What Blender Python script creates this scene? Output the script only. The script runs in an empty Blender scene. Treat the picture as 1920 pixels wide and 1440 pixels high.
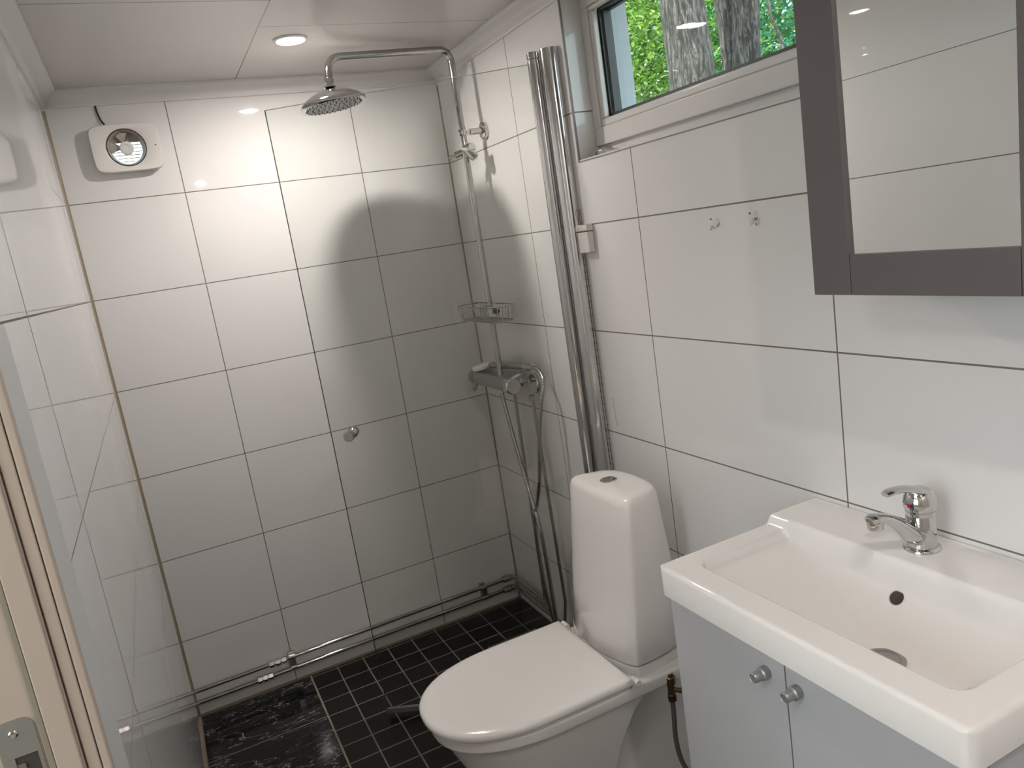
import bpy, bmesh, math, random
from mathutils import Vector, Matrix
random.seed(7)
C = bpy.context.scene.collection
PI = math.pi
W = 1.288          # right wall plane
ZC = 2.122         # ceiling height

# ------------------------------------------------------------------ camera, world, light, exposure
cam_d = bpy.data.cameras.new('camera')
cam = bpy.data.objects.new('camera', cam_d); C.objects.link(cam)
cam_d.sensor_fit = 'HORIZONTAL'; cam_d.sensor_width = 36.0
cam_d.lens = 36.0 * 1434.29 / 1920.0
cam_d.clip_start = 0.02
RX = Vector((0.88925979, -0.43177915, -0.15094301))
RY = Vector((-0.21825496, -0.11054117, -0.96961096))
RZ = Vector((0.40197239, 0.8951801, -0.19253776))
M = Matrix((( RX.x, -RY.x, -RZ.x), (RX.y, -RY.y, -RZ.y), (RX.z, -RY.z, -RZ.z)))
cam.matrix_world = Matrix.Translation((0.1523115, -2.7823665, 1.5010469)) @ M.to_4x4()
bpy.context.scene.camera = cam

sc = bpy.context.scene
sc.view_settings.view_transform = 'Standard'
sc.view_settings.look = 'None'
sc.view_settings.exposure = 0.58
sc.view_settings.gamma = 1.0
sc.view_settings.use_curve_mapping = False

wd = bpy.data.worlds.new('sky'); sc.world = wd; wd.use_nodes = True
bg = wd.node_tree.nodes['Background']
bg.inputs['Color'].default_value = (0.80, 0.93, 1.0, 1)
bg.inputs['Strength'].default_value = 2.6

sun_d = bpy.data.lights.new('sun', 'SUN'); sun_d.energy = 5.5; sun_d.angle = math.radians(1.0)
sun_d.color = (1.0, 0.96, 0.86)
sun = bpy.data.objects.new('sun', sun_d); C.objects.link(sun)
sun.rotation_euler = Vector((0.55, 0.20, -0.80)).to_track_quat('-Z', 'Y').to_euler()   # comes over the house roof

LAMP1 = 1330.0      # downlight over the shower
LAMP2 = 950.0      # downlight over the washbasin
HALL = 30.0        # fill lamp added in the hall, out of view

# ------------------------------------------------------------------ materials
def mat(name, color=(0.8, 0.8, 0.8), rough=0.5, metal=0.0, ior=1.5, spec=0.5, coat=0.0, emis=None, estr=0.0):
    m = bpy.data.materials.new(name); m.use_nodes = True
    b = m.node_tree.nodes['Principled BSDF']
    b.inputs['Base Color'].default_value = (*color, 1)
    b.inputs['Roughness'].default_value = rough
    b.inputs['Metallic'].default_value = metal
    b.inputs['IOR'].default_value = ior
    b.inputs['Specular IOR Level'].default_value = spec
    b.inputs['Coat Weight'].default_value = coat
    b.inputs['Coat Roughness'].default_value = 0.05
    if emis:
        b.inputs['Emission Color'].default_value = (*emis, 1)
        b.inputs['Emission Strength'].default_value = estr
    return m

class NT:
    def __init__(s, m): s.m = m; s.t = m.node_tree; s.b = s.t.nodes['Principled BSDF']
    def n(s, k, **kw):
        x = s.t.nodes.new(k)
        for a, v in kw.items(): setattr(x, a, v)
        return x
    def l(s, a, b): s.t.links.new(a, b)
    def math(s, op, a, b=None, c=None):
        x = s.n('ShaderNodeMath', operation=op)
        for i, v in enumerate((a, b, c)):
            if v is None: continue
            if isinstance(v, (int, float)): x.inputs[i].default_value = v
            else: s.l(v, x.inputs[i])
        return x.outputs[0]
    def mix(s, f, a, b):
        x = s.n('ShaderNodeMix', data_type='RGBA')
        for sock, v in ((x.inputs[0], f), (x.inputs[6], a), (x.inputs[7], b)):
            if isinstance(v, (int, float)): sock.default_value = v
            elif isinstance(v, tuple): sock.default_value = (*v, 1)
            else: s.l(v, sock)
        return x.outputs[2]
    def pos(s):
        g = s.n('ShaderNodeNewGeometry'); x = s.n('ShaderNodeSeparateXYZ'); s.l(g.outputs['Position'], x.inputs[0])
        return g.outputs['Position'], x.outputs
    def line(s, c, off, per, w):                 # 1 on the joints of a regular grid
        u = s.math('DIVIDE', s.math('SUBTRACT', c, off), per)
        f = s.math('FRACT', u)
        d = s.math('MULTIPLY', s.math('SUBTRACT', 0.5, s.math('ABSOLUTE', s.math('SUBTRACT', f, 0.5))), per)
        return s.math('LESS_THAN', d, w / 2)
    def noise(s, vec, scale, detail=3.0, rough=0.5, dist=0.0):
        x = s.n('ShaderNodeTexNoise'); x.inputs['Scale'].default_value = scale
        x.inputs['Detail'].default_value = detail; x.inputs['Roughness'].default_value = rough
        x.inputs['Distortion'].default_value = dist
        if vec is not None: s.l(vec, x.inputs['Vector'])
        return x.outputs[0]
    def ramp(s, f, stops):
        x = s.n('ShaderNodeValToRGB'); e = x.color_ramp.elements
        while len(e) < len(stops): e.new(0.5)
        for i, (p, c) in enumerate(stops):
            e[i].position = p; e[i].color = (*c, 1) if len(c) == 3 else c
        s.l(f, x.inputs[0]); return x.outputs[0]
    def bump(s, h, strength, dist, normal=None):
        x = s.n('ShaderNodeBump'); x.inputs['Strength'].default_value = strength; x.inputs['Distance'].default_value = dist
        s.l(h, x.inputs['Height'])
        if normal is not None: s.l(normal, x.inputs['Normal'])
        return x.outputs[0]

def tile_mat(name, axis, off, per, gw=0.0026, lower_joint=False):
    m = mat(name, rough=0.07, spec=0.5); k = NT(m); p, s = k.pos()
    v = k.line(s[axis], off, per, gw if not lower_joint else 0.006)
    h = k.line(s[2], 1.789, 0.3, gw)
    g = k.math('MAXIMUM', v, h)
    if lower_joint:                              # one joint of this wall is wide and open
        q = k.math('LESS_THAN', k.math('ABSOLUTE', k.math('SUBTRACT', s[2], 1.4885)), 0.0016)
        g = k.math('MAXIMUM', g, q)
    nz = k.noise(p, 2.2, 2.0)
    col = k.mix(nz, (0.715, 0.70, 0.685), (0.765, 0.755, 0.745))
    k.l(k.mix(g, col, (0.17, 0.145, 0.12)), k.b.inputs['Base Color'])
    k.l(k.math('MULTIPLY_ADD', g, 0.6, 0.004 if lower_joint else 0.03), k.b.inputs['Roughness'])
    if not lower_joint:
        k.l(k.bump(k.math('SUBTRACT', 1.0, g), 0.3, 0.0010), k.b.inputs['Normal'])
    return m

M_TILE_B = tile_mat('white_tile_back', 0, 0.345, 0.6, gw=0.003)
M_TILE_R = tile_mat('white_tile_right', 1, 0.0 - 0.584, 0.584, gw=0.0034)
M_TILE_L = tile_mat('white_tile_left', 1, -0.868, 0.650, gw=0.0022, lower_joint=True)
M_TILE_F = tile_mat('white_tile_front', 0, 0.345, 0.6)

def floor_mat():
    m = mat('black_floor_tiles', rough=0.3, spec=0.3); k = NT(m); p, s = k.pos()
    marble = k.math('LESS_THAN', s[0], 0.3945)
    mx = k.line(s[0], 0.3965, 0.0992, 0.0046); my = k.line(s[1], -0.0205, 0.0975, 0.0046)
    mos = k.math('MAXIMUM', mx, my)
    bj = k.math('MAXIMUM', k.line(s[1], -0.308, 0.3, 0.003), 0.0)
    # veins
    def vein(scale, dist, thr, sc=(1, 1, 1), rot=0.0):
        mp = k.n('ShaderNodeMapping'); mp.inputs['Scale'].default_value = sc; mp.inputs['Rotation'].default_value = (0, 0, rot)
        k.l(p, mp.inputs[0])
        nn = k.noise(mp.outputs[0], scale, 5.0, 0.55, dist)
        d = k.math('ABSOLUTE', k.math('SUBTRACT', nn, 0.5))
        return k.math('LESS_THAN', d, thr)
    v1 = vein(2.6, 0.5, 0.0030, (1, 3.4, 1), 0.12); v2 = vein(5.0, 0.4, 0.0030, (1.0, 3.0, 1), -0.25); v3 = vein(11.0, 0.5, 0.0060, (1.0, 2.6, 1), 0.2)
    soft = k.noise(p, 14.0, 6.0, 0.6, 0.5)
    msk = k.math('GREATER_THAN', k.noise(p, 6.0, 3.0), 0.52)
    v2 = k.math('MULTIPLY', v2, msk)
    v = k.math('MAXIMUM', v1, v2)
    base = k.mix(soft, (0.0025, 0.003, 0.0035), (0.010, 0.011, 0.012))
    base = k.mix(k.math('MULTIPLY', v3, 0.22), base, (0.20, 0.19, 0.18))
    mar = k.mix(k.math('MULTIPLY', v, 0.75), base, (0.36, 0.35, 0.33))
    mar = k.mix(bj, mar, (0.26, 0.22, 0.16))
    mon = k.noise(p, 30.0, 3.0)
    mo = k.mix(mon, (0.0022, 0.0017, 0.0016), (0.006, 0.0045, 0.004))
    mo = k.mix(mos, mo, (0.22, 0.19, 0.15))
    edge = k.math('LESS_THAN', k.math('ABSOLUTE', k.math('SUBTRACT', s[0], 0.3955)), 0.0028)
    col = k.mix(edge, k.mix(marble, mo, mar), (0.30, 0.26, 0.20))
    k.l(col, k.b.inputs['Base Color'])
    grout = k.math('MAXIMUM', edge, k.math('ADD', k.math('MULTIPLY', marble, bj), k.math('MULTIPLY', k.math('SUBTRACT', 1.0, marble), mos)))
    r = k.math('MULTIPLY_ADD', marble, -0.24, 0.34)
    k.l(k.math('MAXIMUM', r, k.math('MULTIPLY', grout, 0.8)), k.b.inputs['Roughness'])
    k.l(k.bump(k.math('SUBTRACT', 1.0, grout), 0.35, 0.0012), k.b.inputs['Normal'])
    return m
M_FLOOR = floor_mat()

def ceil_mat():
    m = mat('ceiling_panel', rough=0.24); k = NT(m); p, s = k.pos()
    a = k.math('LESS_THAN', k.math('ABSOLUTE', k.math('SUBTRACT', s[0], 0.570)), 0.0016)
    y1 = k.math('MULTIPLY', k.math('GREATER_THAN', s[0], 0.570), k.math('LESS_THAN', k.math('ABSOLUTE', k.math('ADD', s[1], 0.600)), 0.0013))
    y2 = k.math('MULTIPLY', k.math('LESS_THAN', s[0], 0.570), k.math('LESS_THAN', k.math('ABSOLUTE', k.math('ADD', s[1], 0.806)), 0.0016))
    g = k.math('MAXIMUM', a, k.math('MAXIMUM', y1, y2))
    k.l(k.mix(g, (0.58, 0.56, 0.535), (0.20, 0.18, 0.165)), k.b.inputs['Base Color'])
    k.l(k.bump(k.math('SUBTRACT', 1.0, g), 0.5, 0.001), k.b.inputs['Normal'])
    return m
M_CEIL = ceil_mat()
M_CROWN = mat('crown_white', (0.73, 0.72, 0.70), 0.35)
M_CERAMIC = mat('white_ceramic', (0.80, 0.775, 0.745), 0.08, coat=0.3)
M_LID = mat('white_duroplast', (0.80, 0.785, 0.76), 0.16)
M_CAB = mat('white_laminate', (0.47, 0.47, 0.475), 0.30)
M_SEAM = mat('shadow_gap', (0.05, 0.045, 0.04), 0.8)  # dark fill, puts the shade of gaps and holes into colour
M_CHROME = mat('chrome', (0.63, 0.62, 0.61), 0.05, 1.0)
M_CHROME_S = mat('shower_chrome', (0.44, 0.43, 0.42), 0.08, 1.0)
M_CHROME_D = mat('dull_chrome', (0.40, 0.39, 0.37), 0.28, 1.0)
M_ALU = mat('polished_aluminium', (0.62, 0.61, 0.61), 0.10, 1.0)
M_STEEL = mat('brushed_steel', (0.42, 0.42, 0.41), 0.35, 1.0)
M_GREYKNOB = mat('grey_knob', (0.36, 0.36, 0.36), 0.35, 0.6)
M_PLASTIC = mat('white_plastic', (0.72, 0.70, 0.67), 0.3)
M_PVC = mat('white_pvc', (0.70, 0.68, 0.66), 0.25)
M_RUBBER = mat('black_rubber', (0.012, 0.014, 0.016), 0.4)
M_SEAL = mat('grey_seal', (0.27, 0.245, 0.20), 0.5)
M_SIL = mat('yellowed_silicone', (0.25, 0.20, 0.11), 0.5)
M_SIL2 = mat('beige_silicone', (0.22, 0.18, 0.12), 0.5)
M_FRAME = mat('grey_lacquer', (0.105, 0.092, 0.092), 0.38)
M_MIRROR = mat('mirror', (0.86, 0.87, 0.85), 0.0, 1.0)
M_JAMB = mat('cream_paint', (0.47, 0.405, 0.345), 0.4)
M_PANEL = mat('pale_grey_panel', (0.60, 0.605, 0.61), 0.38)
M_BRASS = mat('old_brass', (0.17, 0.12, 0.07), 0.35, 1.0)
M_HOSE = mat('braided_hose', (0.22, 0.20, 0.17), 0.4, 0.8)
M_BLACKCAB = mat('black_cable', (0.01, 0.008, 0.008), 0.5)
M_NOZZLE = mat('grey_nozzle_plate', (0.36, 0.36, 0.38), 0.4)
M_NOZ = mat('dark_nozzle', (0.015, 0.015, 0.015), 0.5)
M_RED = mat('red_mark', (0.45, 0.01, 0.04), 0.3)
M_BLUE = mat('blue_mark', (0.01, 0.02, 0.12), 0.3)
M_GLUE = mat('dried_glue', (0.66, 0.62, 0.57), 0.7)
M_GLUE_D = mat('dark_residue', (0.20, 0.16, 0.13), 0.8)
M_CLEAR = mat('clear_strip', (0.74, 0.73, 0.70), 0.2)
M_LAMP1 = mat('lamp_lens_a', (0.9, 0.9, 0.9), 0.4, emis=(1.0, 0.925, 0.875), estr=LAMP1)
M_LAMP2 = mat('lamp_lens_b', (0.9, 0.9, 0.9), 0.4, emis=(1.0, 0.915, 0.86), estr=LAMP2)
M_DIFF = mat('lamp_lens_rim', (0.9, 0.9, 0.9), 0.4, emis=(1.0, 0.94, 0.88), estr=40)
M_HALL_L = mat('fill_lens_hall', (0.9, 0.9, 0.9), 0.4, emis=(1.0, 0.95, 0.91), estr=HALL)
M_HALL = mat('hall_paint', (0.62, 0.57, 0.50), 0.6)
M_EXT = mat('white_cladding', (0.33, 0.37, 0.41), 0.45)
M_GRASS = mat('grass', (0.13, 0.14, 0.10), 0.9)
M_FANBLADE = mat('fan_blade', (0.40, 0.37, 0.33), 0.25)
M_FANIN = mat('fan_duct', (0.35, 0.31, 0.27), 0.5)

def hose_mat():
    m = mat('ribbed_metal_hose', (0.45, 0.44, 0.43), 0.25, 1.0); k = NT(m); p, s = k.pos()
    f = k.math('SINE', k.math('MULTIPLY', s[2], 2 * PI / 0.0042))
    k.l(k.mix(k.math('MULTIPLY_ADD', f, 0.5, 0.5), (0.12, 0.12, 0.11), (0.62, 0.61, 0.60)), k.b.inputs['Base Color'])
    return m
M_RIB = hose_mat()

def glass_mat(name, tint, ior=1.5, rough=0.0):
    m = bpy.data.materials.new(name); m.use_nodes = True; t = m.node_tree
    for n in list(t.nodes):
        if n.type != 'OUTPUT_MATERIAL': t.nodes.remove(n)
    out = t.nodes['Material Output']
    fr = t.nodes.new('ShaderNodeFresnel'); fr.inputs['IOR'].default_value = ior
    tr = t.nodes.new('ShaderNodeBsdfTransparent'); tr.inputs['Color'].default_value = (*tint, 1)
    gl = t.nodes.new('ShaderNodeBsdfGlossy'); gl.inputs['Roughness'].default_value = rough
    mx = t.nodes.new('ShaderNodeMixShader')
    ge = t.nodes.new('ShaderNodeNewGeometry'); inv = t.nodes.new('ShaderNodeMath'); inv.operation = 'SUBTRACT'; inv.inputs[0].default_value = 1.0
    t.links.new(ge.outputs['Backfacing'], inv.inputs[1]); mu = t.nodes.new('ShaderNodeMath'); mu.operation = 'MULTIPLY'
    t.links.new(fr.outputs[0], mu.inputs[0]); t.links.new(inv.outputs[0], mu.inputs[1]); t.links.new(mu.outputs[0], mx.inputs[0]); t.links.new(tr.outputs[0], mx.inputs[1])
    t.links.new(gl.outputs[0], mx.inputs[2]); t.links.new(mx.outputs[0], out.inputs['Surface'])
    return m
M_GLASS = glass_mat('shower_glass', (0.955, 0.967, 0.957))
M_WGLASS = glass_mat('window_glass', (0.97, 0.985, 0.98), 1.45)
M_EDGE = mat('glass_edge_lit', (0.72, 0.75, 0.72), 0.15)  # pale colour carries the lamp's glint along the top edge

def bark_mat():
    m = mat('bark', rough=0.9); k = NT(m); p, s = k.pos()
    mp = k.n('ShaderNodeMapping'); mp.inputs['Scale'].default_value = (38, 38, 7); k.l(p, mp.inputs[0])
    nn = k.noise(mp.outputs[0], 1.0, 5.0, 0.65, 1.0)
    big = k.noise(p, 5.0, 3.0)
    c = k.ramp(nn, [(0.36, (0.012, 0.010, 0.009)), (0.47, (0.050, 0.043, 0.038)), (0.62, (0.27, 0.245, 0.222))])
    k.l(k.mix(k.math('MULTIPLY', big, 0.5), c, (0.075, 0.066, 0.06)), k.b.inputs['Base Color'])
    k.l(k.bump(nn, 1.0, 0.06), k.b.inputs['Normal'])
    return m
M_BARK = bark_mat()

def leaf_mat(name, stops, trans=(0.35, 0.7, 0.08)):
    m = mat(name, rough=0.55, spec=0.3); k = NT(m)
    g = k.n('ShaderNodeNewGeometry')
    c = k.ramp(g.outputs['Random Per Island'], stops)
    k.l(c, k.b.inputs['Base Color'])
    t = k.n('ShaderNodeBsdfTranslucent'); k.l(c, t.inputs['Color'])
    mx = k.n('ShaderNodeMixShader'); mx.inputs[0].default_value = 0.45
    out = k.t.nodes['Material Output']
    k.l(k.b.outputs[0], mx.inputs[1]); k.l(t.outputs[0], mx.inputs[2]); k.l(mx.outputs[0], out.inputs['Surface'])
    return m
M_LEAF = leaf_mat('broad_leaves', [(0.0, (0.03, 0.10, 0.02)), (0.35, (0.12, 0.28, 0.04)), (0.75, (0.32, 0.52, 0.09)), (1.0, (0.62, 0.78, 0.28))])
M_LEAF2 = leaf_mat('bluish_leaves', [(0.0, (0.02, 0.12, 0.07)), (0.5, (0.05, 0.23, 0.13)), (1.0, (0.13, 0.38, 0.24))])

# ------------------------------------------------------------------ mesh helpers
WL = {}
def V(*a): return Vector(a)
class B:
    """collects shapes in world coordinates"""
    def __init__(s): s.bm = bmesh.new()
    def box(s, x0, y0, z0, x1, y1, z1):
        v = [s.bm.verts.new((x, y, z)) for x in (x0, x1) for y in (y0, y1) for z in (z0, z1)]
        for f in ((0,1,3,2),(4,6,7,5),(0,4,5,1),(2,3,7,6),(0,2,6,4),(1,5,7,3)): s.bm.faces.new([v[i] for i in f])
        return s
    def rings(s, rs, cap0=True, cap1=True, closed=False):
        vs = [[s.bm.verts.new(p) for p in r] for r in rs]; n = len(vs[0])
        prs = list(zip(vs, vs[1:])) + ([(vs[-1], vs[0])] if closed else [])
        for a, b in prs:
            for i in range(n):
                j = (i + 1) % n
                s.bm.faces.new((a[i], a[j], b[j], b[i]))
        if not closed:
            if cap0: s.bm.faces.new(list(reversed(vs[0])))
            if cap1: s.bm.faces.new(vs[-1])
        return s
    def lathe(s, prof, o, ax=(0, 0, 1), seg=32, cap0=True, cap1=True):   # prof: (radius, distance along axis)
        o = Vector(o); ax = Vector(ax).normalized(); q = ax.to_track_quat('Z', 'Y'); u = q @ V(1,0,0); w = q @ V(0,1,0)
        s.rings([[o + ax * d + (u * math.cos(2*PI*i/seg) + w * math.sin(2*PI*i/seg)) * r for i in range(seg)] for r, d in prof], cap0, cap1)
        return s
    def cyl(s, a, b, r, r2=None, seg=24):
        a = Vector(a); b = Vector(b); return s.lathe([(r, 0), (r if r2 is None else r2, (b - a).length)], a, b - a, seg)
    def sph(s, c, r, seg=16):
        n = seg // 2
        return s.lathe([(max(1e-4, r * math.sin(PI*i/n)), -r * math.cos(PI*i/n)) for i in range(n + 1)], c, (0,0,1), seg)
    def tube(s, pts, r, seg=12, sm=0):
        pts = [Vector(p) for p in pts]
        if sm: pts = crom(pts, sm)
        t0 = (pts[1] - pts[0]).normalized(); n = t0.orthogonal().normalized(); rs = []
        for i, p in enumerate(pts):
            t = (pts[min(i+1, len(pts)-1)] - pts[max(i-1, 0)]).normalized()
            n = (n - t * n.dot(t)).normalized(); b = t.cross(n)
            rs.append([p + (n * math.cos(2*PI*k/seg) + b * math.sin(2*PI*k/seg)) * r for k in range(seg)])
        return s.rings(rs)

def crom(p, k):
    out = []
    for i in range(len(p) - 1):
        a, b, c, d = p[max(i-1, 0)], p[i], p[i+1], p[min(i+2, len(p)-1)]
        for j in range(k):
            t = j / k
            out.append(0.5 * ((2*b) + (c-a)*t + (2*a-5*b+4*c-d)*t*t + (3*b-a-3*c+d)*t**3))
    out.append(p[-1]); return out
def bend(pts, r, n=8):
    """polyline with its inner corners rounded"""
    pts = [Vector(p) for p in pts]; out = [pts[0]]
    for i in range(1, len(pts) - 1):
        a = (pts[i-1] - pts[i]).normalized(); b = (pts[i+1] - pts[i]).normalized()
        p0 = pts[i] + a * r; p1 = pts[i] + b * r
        for j in range(n + 1):
            t = j / n; out.append(p0 * (1-t)**2 + pts[i] * 2*t*(1-t) + p1 * t*t)
    out.append(pts[-1]); return out

def root(name, loc, label, cat, group=None):
    o = bpy.data.objects.new(name, None); C.objects.link(o); o.empty_display_size = 0.05
    o.location = loc; WL[o.name] = Vector(loc); o['label'] = label; o['category'] = cat
    if group: o['group'] = group
    return o
def obj(name, b, m, parent=None, bevel=0.0, seg=2, ang=35, label=None, cat=None, group=None, kind=None, smooth=True):
    bm = b.bm if isinstance(b, B) else b
    bmesh.ops.recalc_face_normals(bm, faces=bm.faces)
    if parent is None:
        xs = [v.co for v in bm.verts]
        org = V((min(v.x for v in xs)+max(v.x for v in xs))/2, (min(v.y for v in xs)+max(v.y for v in xs))/2, min(v.z for v in xs))
    else: org = WL[parent.name]
    bmesh.ops.translate(bm, verts=bm.verts, vec=-org)
    if smooth:
        for f in bm.faces: f.smooth = True
        for e in bm.edges:
            if len(e.link_faces) == 2 and e.calc_face_angle(0) > math.radians(ang): e.smooth = False
    me = bpy.data.meshes.new(name); bm.to_mesh(me); bm.free()
    for mm in (m if isinstance(m, (list, tuple)) else [m]): me.materials.append(mm)
    o = bpy.data.objects.new(name, me); C.objects.link(o)
    WL[o.name] = org.copy()
    if parent is None: o.location = org
    else: o.parent = parent
    if bevel:
        md = o.modifiers.new('bevel', 'BEVEL'); md.width = bevel; md.segments = seg; md.limit_method = 'ANGLE'
        md.angle_limit = math.radians(30); md.harden_normals = True
    if label: o['label'] = label
    if cat: o['category'] = cat
    if group: o['group'] = group
    if kind: o['kind'] = kind
    return o
def struct(name, b, m, parent=None, label=None, **k): return obj(name, b, m, parent, kind='structure' if parent is None else None, label=label, **k)

def holed(b, axis, lo, hi, a0, a1, z0, z1, ha0, ha1, hz0, hz1):
    """slab with a rectangular hole; axis 0: slab thick in x spanning y; axis 1: thick in y spanning x"""
    for (p0, p1, q0, q1) in ((a0, ha0, z0, z1), (ha1, a1, z0, z1), (ha0, ha1, z0, hz0), (ha0, ha1, hz1, z1)):
        if axis == 0: b.box(lo, p0, q0, hi, p1, q1)
        else: b.box(p0, lo, q0, p1, hi, q1)
    return b

# ------------------------------------------------------------------ room shell
YF = -3.05
struct('floor', B().box(-0.10, YF - .1, -0.08, W + 0.25, 0.12, 0.0), M_FLOOR, smooth=False)
struct('ceiling', B().box(-0.10, YF - .1, ZC, W + 0.25, 0.12, ZC + 0.10), M_CEIL, smooth=False)
struct('wall_back', holed(B(), 1, 0.0, 0.12, -0.10, W + 0.25, 0.0, ZC, 0.155, 0.255, 1.885, 1.985), M_TILE_B, smooth=False)
# left wall with the doorway the picture is taken from
DY0, DY1, DZ = -2.86, -1.885, 2.02
lw = B(); holed(lw, 0, -0.10, 0.0, YF, 0.0, 0.0, ZC, DY0, DY1, -0.001, DZ)
struct('wall_left', lw, M_TILE_L, smooth=False)
WY0, WY1, WZ0, WZ1 = -1.830, -0.925, 1.660, 2.118
rw = B(); holed(rw, 0, W, W + 0.12, YF, 0.0, 0.0, ZC, WY0, WY1, WZ0, WZ1)
struct('wall_right', rw, M_TILE_R, smooth=False)
struct('wall_front', B().box(-0.10, YF - 0.10, 0.0, W + 0.25, YF, ZC), M_TILE_F, smooth=False)
# outer skin of the house around the window
ow = B(); holed(ow, 0, W + 0.12, W + 0.199, YF, 0.12, 0.0, ZC + .1, WY0 + 0.015, WY1 - 0.015, WZ0 + 0.06, WZ1 - 0.02)
struct('wall_outside', ow, M_EXT, smooth=False)

# crown moulding along the three visible walls
prof = [(0.0, 2.076), (0.006, 2.076), (0.009, 2.080), (0.012, 2.088), (0.020, 2.099), (0.031, 2.107), (0.040, 2.110), (0.046, 2.112), (0.049, 2.117), (0.049, 2.1225), (0.0, 2.1225)]
stations = [lambda d: (d, YF), lambda d: (d, -d), lambda d: (W - d, -d), lambda d: (W - d, YF)]
b = B()
for a in range(3):
    b.rings([[V(*stations[a](d), z) for d, z in prof], [V(*stations[a+1](d), z) for d, z in prof]])
struct('trim_1', b, M_CROWN, ang=50)
# yellowed silicone in the corners and along the floor
struct('trim_2', B().rings([[V(0, 0, 0), V(0.005, 0, 0), V(0.0035, -0.002, 0), V(0, -0.004, 0)], [V(0, 0, 2.07), V(0.005, 0, 2.07), V(0.0035, -0.002, 2.07), V(0, -0.004, 2.07)]]), M_SIL, smooth=False)
struct('trim_3', B().rings([[V(W, 0, 0), V(W - .0045, 0, 0), V(W - .002, -0.002, 0), V(W, -0.005, 0)], [V(W, 0, 2.07), V(W - .0045, 0, 2.07), V(W - .002, -0.002, 2.07), V(W, -0.005, 2.07)]]), M_SIL2, smooth=False)
struct('trim_4', B().rings([[V(0, 0, 0), V(0, -0.007, 0), V(0, -0.002, 0.004), V(0, 0, 0.006)], [V(W, 0, 0), V(W, -0.007, 0), V(W, -0.002, 0.004), V(W, 0, 0.006)]]), M_SIL2, smooth=False)
struct('trim_5', B().rings([[V(0, 0, 0), V(0.007, 0, 0), V(0.005, 0, 0.004), V(0, 0, 0.006)], [V(0, -1.73, 0), V(0.007, -1.73, 0), V(0.005, -1.73, 0.004), V(0, -1.73, 0.006)]]), M_SIL2, smooth=False)
# pale panel strip between the tiles and the door casing
struct('trim_6', B().box(0.0, -1.878, 0.0, 0.0015, -1.735, 1.486), M_PANEL, smooth=False)

# ------------------------------------------------------------------ door frame at the near left edge
d = B()
d.box(-0.10, -1.8925, 0.0, -0.014, -1.8855, DZ)
door = struct('door_1', d, M_JAMB, bevel=0.0015)
obj('casing', B().box(0.0003, -1.893, 0.0, 0.0095, -1.879, DZ + 0.01), M_JAMB, door, bevel=0.0025)
obj('lining_edge', B().box(-0.0125, -1.893, 0.0, -0.0005, -1.886, DZ), M_JAMB, door, bevel=0.0015)
obj('door_stop', B().box(-0.0385, -1.898, 0.0, -0.0155, -1.8925, DZ), M_JAMB, door, bevel=0.002)
obj('seal', B().box(-0.0445, -1.8965, 0.0, -0.0388, -1.8925, DZ), M_SEAL, door, bevel=0.001)
obj('far_jamb', B().box(-0.10, DY0, 0.0, 0.0, DY0 + 0.008, DZ), M_JAMB, door, bevel=0.0015)
obj('head_jamb', B().box(-0.10, DY0, DZ - 0.01, 0.0, DY1 - 0.01, DZ), M_JAMB, door, bevel=0.0015)
obj('threshold', B().box(-0.10, DY0 + 0.01, 0.0005, 0.0, DY1 - 0.01, 0.012), M_JAMB, door, bevel=0.002)
# strike plate let into the lining
pr = root('strike_plate', (-0.062, -1.8925, 1.00), 'zinc strike plate screwed into the cream door lining at the near left edge', 'strike plate')
def rrect(cx, cz, hw, hh, r, y, n=6, top=True):
    out = []
    for (sx, sz, a0) in ((1, 1, 0), (-1, 1, 90), (-1, -1, 180), (1, -1, 270)):
        for i in range(n + 1):
            a = math.radians(a0 + 90*i/n); out.append(V(cx + sx*(hw - r) + r*math.cos(a), y, cz + sz*(hh - r) + r*math.sin(a)))
    return out
pb = B(); x0, x1, y1 = -0.083, -0.0475, -1.8940
def headpoly(y):
    out = [V(x1, y, 1.050)]
    for (cx, a0) in ((x1 - .011, 0), (x0 + .011, 90)):
        for i in range(9):
            a = math.radians(a0 + 90*i/8); out.append(V(cx + .011*math.cos(a), y, 1.080 + .011*math.sin(a)))
    return out + [V(x0, y, 1.050)]
pb.rings([headpoly(y1), headpoly(-1.8926)])
pb.box(x0, y1, 0.86, -0.072, -1.8926, 1.0499); pb.box(-0.051, y1, 0.86, x1, -1.8926, 1.0499); pb.box(-0.072, y1, 0.86, -0.051, -1.8926, 0.99)
pl = obj('plate', pb, mat('zinc', (0.30, 0.31, 0.29), 0.42, 0.5), pr)
obj('screw', B().lathe([(0.0044, 0), (0.0044, 0.0006), (0.003, 0.0016), (0.0012, 0.0014)], (-0.067, y1, 1.0765), (0, -1, 0), 20), M_ALU, pr)
obj('keeper', B().box(-0.071, -1.8945, 1.022, -0.064, -1.8928, 1.042).box(-0.068, -1.8950, 1.002, -0.061, -1.8928, 1.018).cyl((-0.0655, -1.8945, 1.032), (-0.0655, -1.8928, 1.032), 0.0035), M_CHROME_D, pr)
obj('latch_hole_shade', B().box(-0.0718, -1.8930, 0.992, -0.0512, -1.8926, 1.0495), M_SEAM, pr)  # dark sheet in place of the shade inside the latch opening

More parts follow.
